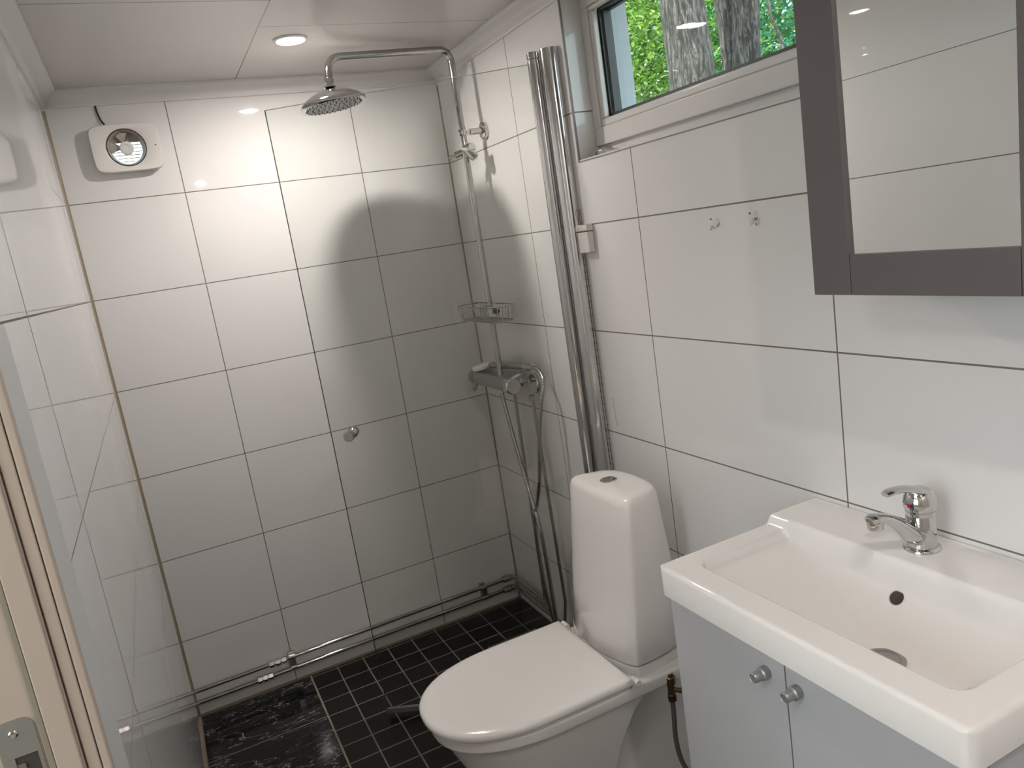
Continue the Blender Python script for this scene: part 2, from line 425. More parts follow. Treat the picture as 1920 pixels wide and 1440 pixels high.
# hall beyond the doorway (only seen in reflections)
struct('floor_hall', B().box(-1.5, -3.6, -0.08, -0.10, -0.9, 0.0), mat('hall_floor', (0.25, 0.18, 0.12), 0.4), smooth=False)
struct('ceiling_hall', B().box(-1.5, -3.6, 2.35, -0.10, -0.9, 2.45), M_HALL, smooth=False)
struct('wall_hall', holed(B(), 0, -1.6, -1.5, -3.6, -0.9, 0, 2.4, -3.3, -1.7, 0.7, 2.2).box(-1.5, -0.9, 0, -0.10, -0.8, 2.4).box(-1.5, -3.7, 0, -0.10, -3.6, 2.4).box(-0.11, YF, ZC, -0.10, -0.9, 2.4).box(-0.11, -3.6, 0, -0.10, YF, 2.4), M_HALL, smooth=False)  # opening in the far wall added to let sky light reach the vanity
hl = root('hall_fill_lamp', (-0.75, -2.45, 2.35), 'round warm lamp added out of view in the hall as fill light through the doorway', 'ceiling lamp')  # unseen lamp, added to light the vanity side from the front
obj('base', B().lathe([(0.17, 0), (0.17, -0.02), (0.15, -0.02)], (-0.75, -2.45, 2.35)), M_PLASTIC, hl)
obj('diffuser', B().lathe([(0.15, -0.0201), (0.14, -0.04), (0.10, -0.058), (0.001, -0.066)], (-0.75, -2.45, 2.35)), M_HALL_L, hl)

# ------------------------------------------------------------------ window
b = B()   # fixed frame in the opening
fx0, fx1 = 1.362, 1.408
b.box(fx0, WY0, WZ0, fx1, WY1, WZ0 + 0.036); b.box(fx0, WY0, WZ1 - 0.02, fx1, WY1, WZ1)
b.box(fx0, WY0, WZ0 + .036, fx1, WY0 + 0.012, WZ1 - .02); b.box(fx0, WY1 - 0.010, WZ0 + .036, fx1, WY1, WZ1 - .02)
win = struct('window_1', b, M_PVC, bevel=0.0015)
def ringbox(b, x0, x1, yo0, yo1, zo0, zo1, wy, wz0, wz1):
    b.box(x0, yo0, zo0, x1, yo1, zo0 + wz0); b.box(x0, yo0, zo1 - wz1, x1, yo1, zo1)
    b.box(x0, yo0, zo0 + wz0, x1, yo0 + wy, zo1 - wz1); b.box(x0, yo1 - wy, zo0 + wz0, x1, yo1, zo1 - wz1)
    return b
sy0, sy1, sz0, sz1 = WY0 + 0.006, WY1 - 0.0008, 1.693, 2.106
obj('sash', ringbox(B(), 1.348, 1.362, sy0, sy1, sz0, sz1, 0.030, 0.047, 0.060), M_PVC, win, bevel=0.003, seg=3)
obj('glazing_bead', ringbox(B(), 1.353, 1.372, sy0 + .030, sy1 - .030, sz0 + .047, sz1 - .060, 0.019, 0.020, 0.012), M_PVC, win, bevel=0.005, seg=3)
gy0, gy1, gz0, gz1 = sy0 + .049, sy1 - .049, sz0 + .067, sz1 - .072
obj('gasket', ringbox(B(), 1.372, 1.4085, gy0 - .004, gy1 + .004, gz0 - .004, gz1 + .004, 0.010, 0.014, 0.010), M_RUBBER, win)
obj('spacer', ringbox(B(), 1.3805, 1.394, gy0 + .006, gy1 - .006, gz0 + .003, gz1 - .003, 0.007, 0.003, 0.003), M_RUBBER, win)
obj('pane', B().box(1.375, gy0, gz0, 1.3795, gy1, gz1), M_WGLASS, win, smooth=False)
obj('pane', B().box(1.396, gy0, gz0, 1.4005, gy1, gz1), M_WGLASS, win, smooth=False)
obj('sill_board', B().box(W + 0.001, WY0, WZ0 - 0.0005, fx0, WY1, WZ0 + 0.0035), M_PVC, win)
hb = B().box(1.318, WY1 - 0.085, WZ0 + 0.0045, 1.3615, WY1 - 0.012, WZ0 + 0.017).cyl((1.318, WY1 - 0.082, WZ0 + 0.016), (1.318, WY1 - 0.064, WZ0 + 0.016), 0.008)
obj('hinge', hb, M_ALU, win, bevel=0.002)
# metal corner strips on the tiled reveal
struct('trim_7', B().box(W - 0.0015, WY1 - 0.0012, WZ0, W + 0.004, WY1 + 0.0035, 2.076).box(W - 0.0015, WY0, WZ0 - 0.003, W + 0.003, WY1 + .0035, WZ0 - 0.0005), mat('corner_strip', (0.22, 0.21, 0.20), 0.5), smooth=False)

# ------------------------------------------------------------------ ceiling downlights
def downlight(x, y, lens, label):
    t = root('ceiling_downlight', (x, y, ZC), label, 'ceiling light', 'recessed ceiling downlights')
    obj('trim_ring', B().lathe([(0.049, 0.0), (0.049, -0.003), (0.046, -0.005), (0.040, -0.005), (0.037, -0.001), (0.037, 0.0)], (x, y, ZC), seg=48), M_PLASTIC, t)
    obj('lens', B().lathe([(0.0368, -0.0005), (0.034, -0.0035), (0.0218, -0.0037), (0.0218, -0.0004), (0.0368, -0.0004)], (x, y, ZC), seg=48, cap0=False, cap1=False), M_DIFF, t)
    obj('bulb', B().lathe([(0.0212, -0.0005), (0.0205, -0.0036), (0.001, -0.0039)], (x, y, ZC), seg=32), lens, t)
    return t
downlight(0.675, -0.475, M_LAMP1, 'round white recessed downlight lit in the ceiling above the shower head')
downlight(0.64, -2.75, M_LAMP2, 'round white recessed downlight lit in the ceiling near the doorway, facing the washbasin')

# ------------------------------------------------------------------ exhaust fan on the back wall
fan = root('exhaust_fan', (0.204, 0, 1.936), 'square white exhaust fan with a round opening high on the back wall', 'exhaust fan')
fc, fz, fr = 0.204, 1.9405, 0.0565
def rr(cx, cz, hw, hh, r, y, N=96):
    out = []
    for i in range(N):
        a = 2*PI*i/N; c, s_ = math.cos(a), math.sin(a); k = 6.5
        f = (abs(c)**k + abs(s_)**k) ** (-1/k); out.append(V(cx + hw*f*c, y, cz + hh*f*s_))
    return out
def circ(cx, cz, r, y, N=96): return [V(cx + r*math.cos(2*PI*i/N), y, cz + r*math.sin(2*PI*i/N)) for i in range(N)]
b = B().rings([rr(fc, fz, 0.090, 0.060, 0, -0.0005), rr(fc, fz, 0.090, 0.060, 0, -0.012), rr(fc, fz, 0.0985, 0.071, 0, -0.0125), rr(fc, fz, 0.0995, 0.072, 0, -0.0145), rr(fc, fz, 0.0995, 0.072, 0, -0.0325), rr(fc, fz, 0.0975, 0.070, 0, -0.035),
               circ(fc, fz, fr + .002, -0.035), circ(fc, fz, fr, -0.0335), circ(fc, fz, fr, -0.004), circ(fc, fz, fr + .003, -0.0005)], closed=True)
obj('housing', b, M_PLASTIC, fan, ang=40)
obj('rim_ring', B().rings([circ(fc, fz, fr + .0005, -0.0352), circ(fc, fz, fr + .0005, -0.0362), circ(fc, fz, fr - .0022, -0.0362), circ(fc, fz, fr - .0022, -0.0352)], closed=True), M_BLACKCAB, fan)
obj('duct', B().rings([circ(fc, fz, fr - .0005, -0.032), circ(fc, fz, fr - .006, -0.010), circ(fc, fz, fr - .010, 0.002), circ(fc, fz, fr - .012, 0.002), circ(fc, fz, fr - .008, -0.010), circ(fc, fz, fr - .002, -0.032)], closed=True), M_FANIN, fan)
b = B()
for i in range(9):
    z = fz - 0.040 + i * 0.0098; hw = math.sqrt(max(0.0001, 0.044**2 - (z - fz)**2))
    tl = 0.0062 if i < 6 else 0.0098
    b.box(fc - hw, -0.004, z, fc + hw, -0.0025, z + (0.0026 if i < 6 else 0.0096))
obj('shutter', b, M_FANIN, fan, smooth=False)
b = B()
for k in range(5):
    a = 2*PI*k/5 + 0.5; pts = []
    for (r, off, dy) in ((0.016, -0.3, -0.006), (0.046, -0.42, -0.006), (0.049, 0.05, 0.0), (0.046, 0.42, 0.006), (0.016, 0.3, 0.006)):
        pts.append(V(fc + r*math.cos(a + off*.9), -0.017 + dy*.7, fz + r*math.sin(a + off*.9)))
    if k in (1, 2): 
        f = b.bm.faces.new([b.bm.verts.new(p) for p in pts])
        g = bmesh.ops.extrude_face_region(b.bm, geom=[f]); bmesh.ops.translate(b.bm, verts=[v for v in g['geom'] if isinstance(v, bmesh.types.BMVert)], vec=(0, -0.0012, 0))
obj('rotor_blade', b, M_FANBLADE, fan)
hubp = obj('hub', B().lathe([(0.0205, 0.004), (0.0205, 0.018), (0.0185, 0.0205), (0.010, 0.021), (0.0095, 0.0202), (0.0005, 0.0202)], (fc, -0.006, fz), (0, -1, 0), 40), M_PLASTIC, fan)
obj('screw_cover', B().cyl((0.288, -0.0348, 1.941), (0.288, -0.0353, 1.941), 0.0022), M_SEAM, fan)
obj('fan_cable', B().tube([(0.144, -0.003, 2.078), (0.145, -0.004, 2.056), (0.150, -0.007, 2.032), (0.156, -0.008, 2.020), (0.158, -0.010, 2.008)], 0.0027, sm=4), M_BLACKCAB, label='short black cable running from the crown moulding into the exhaust fan', cat='cable')

# ------------------------------------------------------------------ surface pipes near the floor
def fitting(x0, x1, z, ax, other, nm='compression_fitting'):
    b = B(); L = x1 - x0
    prof = [(0.0095, 0), (0.0125, .02*L), (0.0125, .28*L), (0.009, .30*L), (0.009, .36*L), (0.0135, .38*L), (0.0135, .62*L), (0.009, .64*L), (0.009, .70*L), (0.0125, .72*L), (0.0125, .98*L), (0.0095, L)]
    o = (x0, other, z) if ax == 0 else (other, x0, z)
    b.lathe(prof, o, (1, 0, 0) if ax == 0 else (0, 1, 0), 6); return b
pt = root('water_pipe', (0.64, -0.022, 0.109), 'upper chrome water pipe along the foot of the back wall', 'pipe')
obj('pipe_run', B().tube(bend([(0.0, -0.022, 0.106), (1.266, -0.022, 0.112), (1.266, -0.285, 0.108)], 0.012), 0.0078), M_CHROME_S, pt)  # darker chrome stands in for the reflection of the black floor
obj('compression_fitting', fitting(0.262, 0.325, 0.1075, 0, -0.022), M_CHROME, pt, ang=20)
obj('compression_fitting', fitting(1.215, 1.262, 0.112, 0, -0.022), M_CHROME_D, pt, ang=20)
obj('compression_fitting', fitting(-0.315, -0.265, 0.108, 1, 1.266), M_CHROME_D, pt, ang=20)
pt = root('water_pipe', (0.64, -0.022, 0.066), 'lower chrome water pipe along the foot of the back wall', 'pipe')
obj('pipe_run', B().tube(bend([(0.0, -0.022, 0.062), (1.266, -0.022, 0.066), (1.266, -0.56, 0.062)], 0.012), 0.0078), M_CHROME_S, pt)  # same darkened chrome, floor reflection put into the colour
obj('compression_fitting', fitting(0.213, 0.268, 0.064, 0, -0.022), M_CHROME, pt, ang=20)
obj('compression_fitting', fitting(1.210, 1.258, 0.066, 0, -0.022), M_CHROME_D, pt, ang=20)
obj('compression_fitting', fitting(-0.47, -0.42, 0.063, 1, 1.266), M_CHROME_D, pt, ang=20)
for x, l in ((0.345, 'dark metal pipe clip on the back wall pipes, the one nearer the left wall'), (1.125, 'metal pipe clip on the back wall pipes, the one nearer the right corner')):
    t = root('pipe_clip', (x, 0, 0.087), l, 'pipe clip', 'pipe clips on the back wall')
    obj('clip_body', B().box(x - 0.011, -0.016, 0.050, x + 0.011, -0.0005, 0.124), M_CHROME_D, t, bevel=0.002)
    obj('clip_strap', B().rings([[V(xx, -0.022 + 0.0115*math.cos(a), zz + 0.0115*math.sin(a)) for xx, a in ((x - .011, 0), (x + .011, 0))] + [V(x + .011, -0.0225 + 0.009*1, zz), V(x - .011, -0.0135, zz)] for zz, a in ((0.109, 0),)] * 1) if False else
        B().cyl((x - .011, -0.022, 0.108), (x + .011, -0.022, 0.108), 0.0112).cyl((x - .011, -0.022, 0.066), (x + .011, -0.022, 0.066), 0.0112).box(x - .010, -0.030, 0.070, x + .010, -0.022, 0.104), M_CHROME_D, t, bevel=0.001)

# ------------------------------------------------------------------ shower column
RXp, RYp = 1.205, -0.355
col = root('shower_column', (RXp, RYp, 1.02), 'chrome shower riser with a curved arm and round overhead rose in the corner', 'shower')
HX, HY, HZ = 0.785, -0.392, 1.958
dirv = (V(HX, HY, 0) - V(RXp, RYp, 0)).normalized()
arm = bend([(RXp, RYp, 1.78), (RXp, RYp, 2.107), (HX + .006, HY, 2.090), (HX, HY, 2.030)], 0.045, 12)
obj('upper_riser', B().tube(arm, 0.0114, 20), M_CHROME_S, col)
obj('lower_riser', B().cyl((RXp, RYp, 1.015), (RXp, RYp, 1.785), 0.0100), M_CHROME_S, col)
obj('swivel_nut', B().lathe([(0.010, 0), (0.0135, -0.002), (0.0135, -0.014), (0.011, -0.016), (0.011, -0.022), (0.019, -0.024), (0.019, -0.028), (0.008, -0.030)], (HX, HY, 2.032), seg=24), M_CHROME, col)
hax = V(-0.10, 0.03, 1).normalized()
hd = obj('rain_head', B().lathe([(0.012, 0.046), (0.020, 0.041), (0.042, 0.035), (0.066, 0.026), (0.086, 0.015), (0.097, 0.005), (0.1005, -0.001), (0.1005, -0.006), (0.0975, -0.009), (0.0935, -0.0085)], V(HX, HY, HZ), hax, 56), M_CHROME, col)
obj('nozzle_plate', B().lathe([(0.0935, -0.0084), (0.0005, -0.0100)], V(HX, HY, HZ), hax, 48), M_NOZZLE, hd)
b = B(); q = hax.to_track_quat('Z', 'Y')
for i in range(1, 6):
    for j in range(6*i):
        a = 2*PI*j/(6*i) + 0.3*i; r = 0.0165*i
        p = V(HX, HY, HZ) + q @ V(r*math.cos(a), r*math.sin(a), -0.0095)
        b.lathe([(0.0021, 0.001), (0.0017, -0.0018)], p, hax, 8)
nz = obj('nozzles', b, M_NOZ, hd); nz['kind'] = 'stuff'
ZB = 1.845
obj('wall_bracket', B().sph((RXp, RYp, ZB), 0.0145).sph((RXp - 0.009, RYp - .004, ZB - .001), 0.0105).cyl((RXp + .008, RYp, ZB), (RXp + 0.030, RYp, ZB), 0.0062).cyl((RXp + 0.026, RYp, ZB), (W - 0.006, RYp, ZB), 0.0108)
    .lathe([(0.013, 0.0), (0.026, -0.002), (0.0285, -0.004), (0.0285, -0.013), (0.0005, -0.0135)], (W - 0.0138, RYp, ZB), (-1, 0, 0), 32), M_CHROME, col)
b = B().cyl((RXp, RYp, 1.763), (RXp, RYp, 1.812), 0.0148).lathe([(0.0005, 0), (0.0145, 0.0005), (0.0155, 0.003), (0.0155, 0.042), (0.013, 0.045)], (RXp + .008, RYp - 0.043, 1.790), (-0.2, 1, 0), 24)
b.cyl((RXp - .004, RYp, 1.784), (RXp - 0.034, RYp + 0.012, 1.776), 0.0115).cyl((RXp - 0.034, RYp + 0.012, 1.776), (RXp - 0.055, RYp + 0.018, 1.770), 0.0045)
b.cyl((RXp - .002, RYp - 0.018, 1.786), (RXp + 0.016, RYp - 0.034, 1.757), 0.0125, 0.0145)
obj('slider', b, M_CHROME, col)

# ------------------------------------------------------------------ thermostatic mixer bar
mx = root('shower_mixer', (1.205, -0.33, 0.98), 'chrome thermostatic shower mixer bar with a flat top under the riser', 'shower mixer')
MZ, MX = 0.994, 1.196
def capsule(y, rx=0.026, rz=0.027, dx=0.0):
    return [V(MX + dx + rx*math.cos(2*PI*i/32), y, MZ + rz*math.sin(2*PI*i/32)) for i in range(32)]
obj('body', B().rings([capsule(-0.165), capsule(-0.435)]), M_STEEL, mx, bevel=0.002)
obj('top_shelf', B().box(MX - 0.018, -0.435, MZ + 0.012, MX + 0.062, -0.165, MZ + 0.0275), M_STEEL, mx, bevel=0.005, seg=3)
obj('flow_knob', B().lathe([(0.0275, 0), (0.0285, 0.003), (0.0285, 0.030), (0.0255, 0.034)], (MX, -0.436, MZ), (0, -1, 0), 40), M_CHROME, mx)
obj('knob_face', B().lathe([(0.0255, 0.0335), (0.0245, 0.0352), (0.001, 0.0358)], (MX, -0.436, MZ), (0, -1, 0), 40), mat('satin_face', (0.52, 0.50, 0.48), 0.4, 0.7), mx)
obj('temperature_knob', B().lathe([(0.0275, 0), (0.0285, 0.003), (0.0285, 0.030), (0.026, 0.034), (0.001, 0.036)], (MX, -0.164, MZ), (0, 1, 0), 40), M_CHROME_D, mx)
obj('lever_pin', B().cyl((MX + .003, -0.452, MZ + 0.024), (MX + 0.050, -0.452, MZ + 0.036), 0.0050), M_CHROME, mx)
obj('stop_pin', B().cyl((MX - 0.016, -0.18, MZ - 0.018), (MX - 0.034, -0.185, MZ - 0.040), 0.0075, 0.0085), M_CHROME_D, mx)
obj('hose_outlet', B().cyl((MX + .004, -0.352, MZ - 0.022), (MX + .004, -0.352, MZ - 0.036), 0.0115), M_CHROME, mx)
for y in (-0.225, -0.375 - 0.05):
    obj('inlet_union', B().cyl((MX + 0.018, y, MZ), (W - 0.020, y, MZ), 0.0095).lathe([(0.012, 0), (0.0158, 0.001), (0.0158, 0.017), (0.012, 0.018)], (MX + 0.036, y, MZ), (1, 0, 0), 6), M_CHROME, mx, ang=20)
obj('wall_plate', B().rings([[V(x, -0.455 + 0.034*f*math.cos(a), 0.985 + 0.036*f*math.sin(a)) for a in [2*PI*i/40 for i in range(40)]] for x, f in ((W - 0.0005, 1.0), (W - 0.010, 1.0), (W - 0.013, 0.93))]), M_CHROME, mx, ang=45)
obj('valve_nut', B().lathe([(0.009, 0), (0.0125, 0.002), (0.0125, 0.020), (0.009, 0.022)], (1.262, -0.457, 0.925), (0, 0, 1), 6), M_CHROME_D, mx, ang=20)
# feed pipes down the wall
for (y, z0, z1, l) in ((-0.318, 0.118, 0.965, 'thin vertical chrome pipe from the shower mixer to the floor pipes, farther from the toilet'), (-0.462, 0.16, 0.93, 'thin vertical chrome pipe from the shower mixer bending at its foot, nearer the toilet')):
    if y > -0.4: b = B().tube([(1.262, y, z1), (1.262, y + .01, z0)], 0.0062, 14)
    else: b = B().tube(bend([(1.262, y, z1), (1.262, y - 0.02, z0 + 0.02), (1.262, y + 0.015, 0.075)], 0.01), 0.0062, 14)
    obj('feed_pipe', b, M_CHROME_D, label=l, cat='pipe', group='feed pipes below the shower mixer')

# hand shower lying behind the riser on the mixer, and its hose
hs = root('hand_shower', (1.235, -0.30, 1.03), 'grey and chrome hand shower lying flat on the mixer shelf behind the riser', 'hand shower')
obj('handle', B().tube([(1.248, -0.475, 1.052), (1.240, -0.40, 1.051), (1.228, -0.32, 1.047), (1.220, -0.25, 1.043)], 0.0128, 20, sm=4), M_STEEL, hs)
obj('collar', B().cyl((1.2525, -0.520, 1.052), (1.249, -0.472, 1.052), 0.0140, 0.0145), M_CHROME, hs)
obj('spray_face', B().lathe([(0.012, 0.013), (0.036, 0.011), (0.042, 0.004), (0.042, -0.004), (0.037, -0.008), (0.001, -0.009)], (1.208, -0.196, 1.036), (-0.15, 0.1, 1), 40), M_CLEAR, hs)
hp = [(1.2525, -0.515, 1.052), (1.255, -0.552, 1.048), (1.250, -0.590, 1.020), (1.235, -0.602, 0.985), (1.22, -0.600, 0.93), (1.205, -0.585, 0.82), (1.20, -0.560, 0.70), (1.20, -0.515, 0.60), (1.197, -0.475, 0.52), (1.195, -0.463, 0.40), (1.197, -0.470, 0.25), (1.205, -0.480, 0.13), (1.207, -0.497, 0.085), (1.203, -0.520, 0.075), (1.195, -0.532, 0.10), (1.193, -0.530, 0.20), (1.195, -0.520, 0.36), (1.195, -0.505, 0.50), (1.198, -0.470, 0.58), (1.20, -0.428, 0.68), (1.20, -0.385, 0.82), (1.20, -0.358, 0.92), (1.20, -0.352, 0.958)]
obj('shower_hose', B().tube(hp, 0.0070, 12, sm=14), M_RIB, label='ribbed metal shower hose hanging in a long loop below the mixer', cat='shower hose')

# wire soap basket on the riser
bk = root('soap_basket', (1.19, -0.36, 1.22), 'small chrome wire soap basket clamped halfway up the riser', 'soap basket')
def rrxy(x0, x1, y0, y1, z, r, n=6):
    out = []
    for (cx, cy, a0) in ((x1 - r, y1 - r, 0), (x0 + r, y1 - r, 90), (x0 + r, y0 + r, 180), (x1 - r, y0 + r, 270)):
        for i in range(n + 1):
            a = math.radians(a0 + 90*i/n); out.append(V(cx + r*math.cos(a), cy + r*math.sin(a), z))
    out.append(out[0]); return out
BX0, BX1, BY0, BY1, BZ0, BZ1 = 1.135, 1.225, -0.530, -0.215, 1.222, 1.272
obj('top_wire', B().tube(rrxy(BX0, BX1, BY0, BY1, BZ1, 0.02), 0.0024, 8), M_CHROME_S, bk)
obj('bottom_wire', B().tube(rrxy(BX0 + .01, BX1 - .008, BY0 + .01, BY1 - .01, BZ0, 0.02), 0.0020, 8), M_CHROME_S, bk)
b = B()
n = 13
for i in range(n):
    y = BY0 + .018 + (BY1 - BY0 - .036) * i / (n - 1)
    b.tube([(BX0, y, BZ1), (BX0 + .010, y, BZ0), (BX1 - .008, y, BZ0), (BX1, y, BZ1)], 0.0016, 6)
for i in range(4):
    x = BX0 + .018 + (BX1 - BX0 - .036) * i / 3
    b.tube([(x, BY0, BZ1), (x, BY0 + .01, BZ0)], 0.0016, 6); b.tube([(x, BY1, BZ1), (x, BY1 - .01, BZ0)], 0.0016, 6)
ws = obj('side_wires', b, M_CHROME_D, bk)
obj('riser_clamp', B().box(RXp - 0.030, RYp - 0.045, 1.230, RXp + 0.018, RYp + 0.036, 1.266), M_CHROME, bk, bevel=0.004)
obj('clamp_knob', B().cyl((RXp, RYp - 0.045, 1.247), (RXp, RYp - 0.056, 1.247), 0.009), M_RUBBER, bk)

# ------------------------------------------------------------------ shower screen
HGX, HGY = 1.2475, -0.824        # hinge axis
EX, EY = 0.5705, -0.4468        # free edge
sc_ = root('shower_screen', (HGX, HGY, 0.0), 'clear frameless glass shower door on a chrome hinge post, swung half open', 'shower screen')
u = (V(EX, EY, 0) - V(HGX, HGY, 0)); Lg = u.length; u.normalize(); nrm = V(-u.y, u.x, 0)
def slab(s0, s1, z0, z1, th):
    a = V(HGX, HGY, 0) + u*s0; c = V(HGX, HGY, 0) + u*s1; b = B()
    b.rings([[a + nrm*th/2 + V(0,0,z), a - nrm*th/2 + V(0,0,z), c - nrm*th/2 + V(0,0,z), c + nrm*th/2 + V(0,0,z)] for z in (z0, z1)]); return b
obj('glass_panel', slab(0.016, Lg - 0.0012, 0.030, 1.9412, 0.006), M_GLASS, sc_, smooth=False)
obj('top_edge', slab(0.016, Lg, 1.9412, 1.9425, 0.006), M_EDGE, sc_, smooth=False)
obj('free_edge', slab(Lg - 0.0012, Lg, 0.030, 1.9412, 0.006), mat('glass_edge_dark', (0.10, 0.12, 0.11), 0.2), sc_, smooth=False)  # darker copy of the glass edge; the top one is paler for lamplight
obj('bottom_seal', slab(0.02, Lg, 0.012, 0.030, 0.012), mat('clear_grey_seal', (0.16, 0.16, 0.15), 0.3), sc_, bevel=0.002)
obj('hinge_tube', B().lathe([(0.0185, 0.004), (0.0195, 0.006), (0.0195, 1.948)], (HGX, HGY, 0), seg=40), M_ALU, sc_)
obj('tube_cap', B().lathe([(0.0165, 1.9485), (0.0165, 1.952), (0.0195, 1.953), (0.0195, 1.968), (0.017, 1.9705)], (HGX, HGY, 0), seg=40), M_CHROME, sc_)
# rounded wall profile
pf = []
for i in range(25):
    a = PI*0.5 + PI*i/24; pf.append((W - 0.012 + 0.030*math.cos(a), -0.8685 + 0.0245*math.sin(a)))
pf = [(W - 0.0005, -0.844)] + pf + [(W - 0.0005, -0.893)]
obj('wall_profile', B().rings([[V(x, y, z) for x, y in pf] for z in (0.004, 1.968)]), M_ALU, sc_)
kp = V(HGX, HGY, 0) + u*(Lg - 0.070); kz = 0.978; tn = nrm if nrm.y < 0 else -nrm
obj('door_knob', B().lathe([(0.0165, 0.0032), (0.0165, 0.007), (0.0140, 0.010), (0.0145, 0.0115), (0.0140, 0.013), (0.0085, 0.018), (0.0085, 0.030), (0.0130, 0.036), (0.0152, 0.040), (0.0158, 0.046), (0.0158, 0.056), (0.0145, 0.0585), (0.001, 0.059)], kp + V(0,0,kz), tn, 36)
    .lathe([(0.0145, 0.0032), (0.0150, 0.006), (0.0150, 0.014), (0.013, 0.018), (0.001, 0.019)], kp + V(0,0,kz), -tn, 36), mat('satin_knob', (0.50, 0.48, 0.48), 0.28, 1.0), sc_)

# small box, beaded cord and strip beside the post
hk = root('cord_box', (W, -0.916, 1.413), 'small white plastic box on the wall beside the chrome post', 'box')
obj('box_body', B().rings([[V(W - 0.0005, y, z) for y, z in ((-0.8945, 1.413), (-0.952, 1.413), (-0.952, 1.472), (-0.8945, 1.472))], [V(W - 0.020, y, z) for y, z in ((-0.8955, 1.414), (-0.950, 1.414), (-0.950, 1.471), (-0.8955, 1.471))]]), M_PLASTIC, hk, bevel=0.003, seg=3)
obj('box_lid', B().box(W - 0.022, -0.953, 1.4735, W - 0.0005, -0.894, 1.491), M_PLASTIC, hk, bevel=0.003, seg=3)
obj('lid_latch', B().box(W - 0.0240, -0.908, 1.477, W - 0.0215, -0.902, 1.486), M_PLASTIC, hk, bevel=0.001)
b = B().tube([(W - .006, -0.8985, 1.413), (W - .006, -0.9005, 0.70)], 0.0011, 6)
for i in range(34):
    z = 1.40 - i*0.0205; b.sph((W - .006, -0.8985 - 0.002*i/34, z), 0.0026, 8)
obj('beaded_cord', b, mat('cord', (0.20, 0.18, 0.17), 0.6), label='thin beaded cord hanging down the wall from the small white box', cat='cord')
obj('wire_tangle', B().tube([(W - .004, -0.905, 1.492), (W - .006, -0.898, 1.505), (W - .004, -0.896, 1.522), (W - .004, -0.902, 1.535), (W - .008, -0.909, 1.522), (W - .004, -0.905, 1.505), (W - .006, -0.898, 1.495), (W - .004, -0.896, 1.494)], 0.0007, 6, sm=5), M_GLUE_D, label='thin dark wire curl on the wall above the small white box', cat='wire')
obj('hook_backing', B().rings([[V(x, -0.934 + dy, 0.952 + dz) for dy, dz in ((-.008, .041), (.004, .043), (.007, .034), (.004, .018), (.013, .004), (.011, -.012), (.004, -.024), (.010, -.040), (-.008, -.041), (-.012, -.028), (-.006, -.018), (-.010, 0.0), (-.004, .016), (-.008, .03))] for x in (W - 0.0004, W - 0.0022)]), M_CLEAR, label='clear plastic adhesive strip stuck low on the wall beside the beaded cord', cat='adhesive strip', bevel=0.0006)
def residue(cy, cz, l, seed):
    rnd = random.Random(seed); t = root('glue_residue', (W, cy, cz), l, 'glue residue', 'glue marks on the right wall')
    b = B()
    for k in range(3):
        oy, oz, r = rnd.uniform(-.009, .009), rnd.uniform(-.010, .010), rnd.uniform(.006, .010)
        b.rings([[V(x, cy + oy + r*rs[i]*math.cos(2*PI*i/18), cz + oz + r*rs[i]*math.sin(2*PI*i/18)) for i in range(18)] for x, rs in ((W - .0003 - .0001*k, rv), (W - .0007 - .0002*k, rv))]) if (rv := [rnd.uniform(.55, 1.1) for _ in range(18)]) else None
    obj('adhesive_patch', b, M_GLUE, t)
    b = B()
    for k in range(3):
        oy, oz = rnd.uniform(-.014, .014), rnd.uniform(-.014, .014); a = rnd.uniform(0, PI); L = rnd.uniform(.004, .010)
        b.tube([(W - .0016, cy + oy, cz + oz), (W - .0018, cy + oy + L*.5*math.cos(a), cz + oz + L*.5*math.sin(a) + .001), (W - .0016, cy + oy + L*math.cos(a), cz + oz + L*math.sin(a))], 0.0008, 6)
    b.sph((W - .001, cy + .010, cz + .012), 0.0022, 8)
    obj('dark_fleck', b, M_GLUE_D, t)
residue(-1.446, 1.451, 'dried glue mark on the wall tile below the window, the one nearer the shower', 3)
residue(-1.566, 1.453, 'dried glue mark on the wall tile below the window, the one nearer the mirror cabinet', 8)

# floor drain beside the toilet
dr = root('floor_drain', (1.11, -0.36, 0.0), 'square metal floor drain partly hidden behind the toilet lid', 'floor drain')
obj('drain_frame', ringbox(B(), 0, 1, 0, 1, 0, 1, .1, .1, .1) if False else B().box(1.010, -0.290, 0.0003, 1.215, -0.282, 0.004).box(1.010, -0.44, 0.0003, 1.215, -0.432, 0.004).box(1.010, -0.432, 0.0003, 1.018, -0.290, 0.004).box(1.207, -0.432, 0.0003, 1.215, -0.290, 0.004), M_CHROME_D, dr)
b = B()
for i in range(9): b.box(1.020, -0.428 + i*0.0152, 0.0003, 1.205, -0.419 + i*0.0152, 0.0025)
obj('drain_grate', b, M_STEEL, dr)

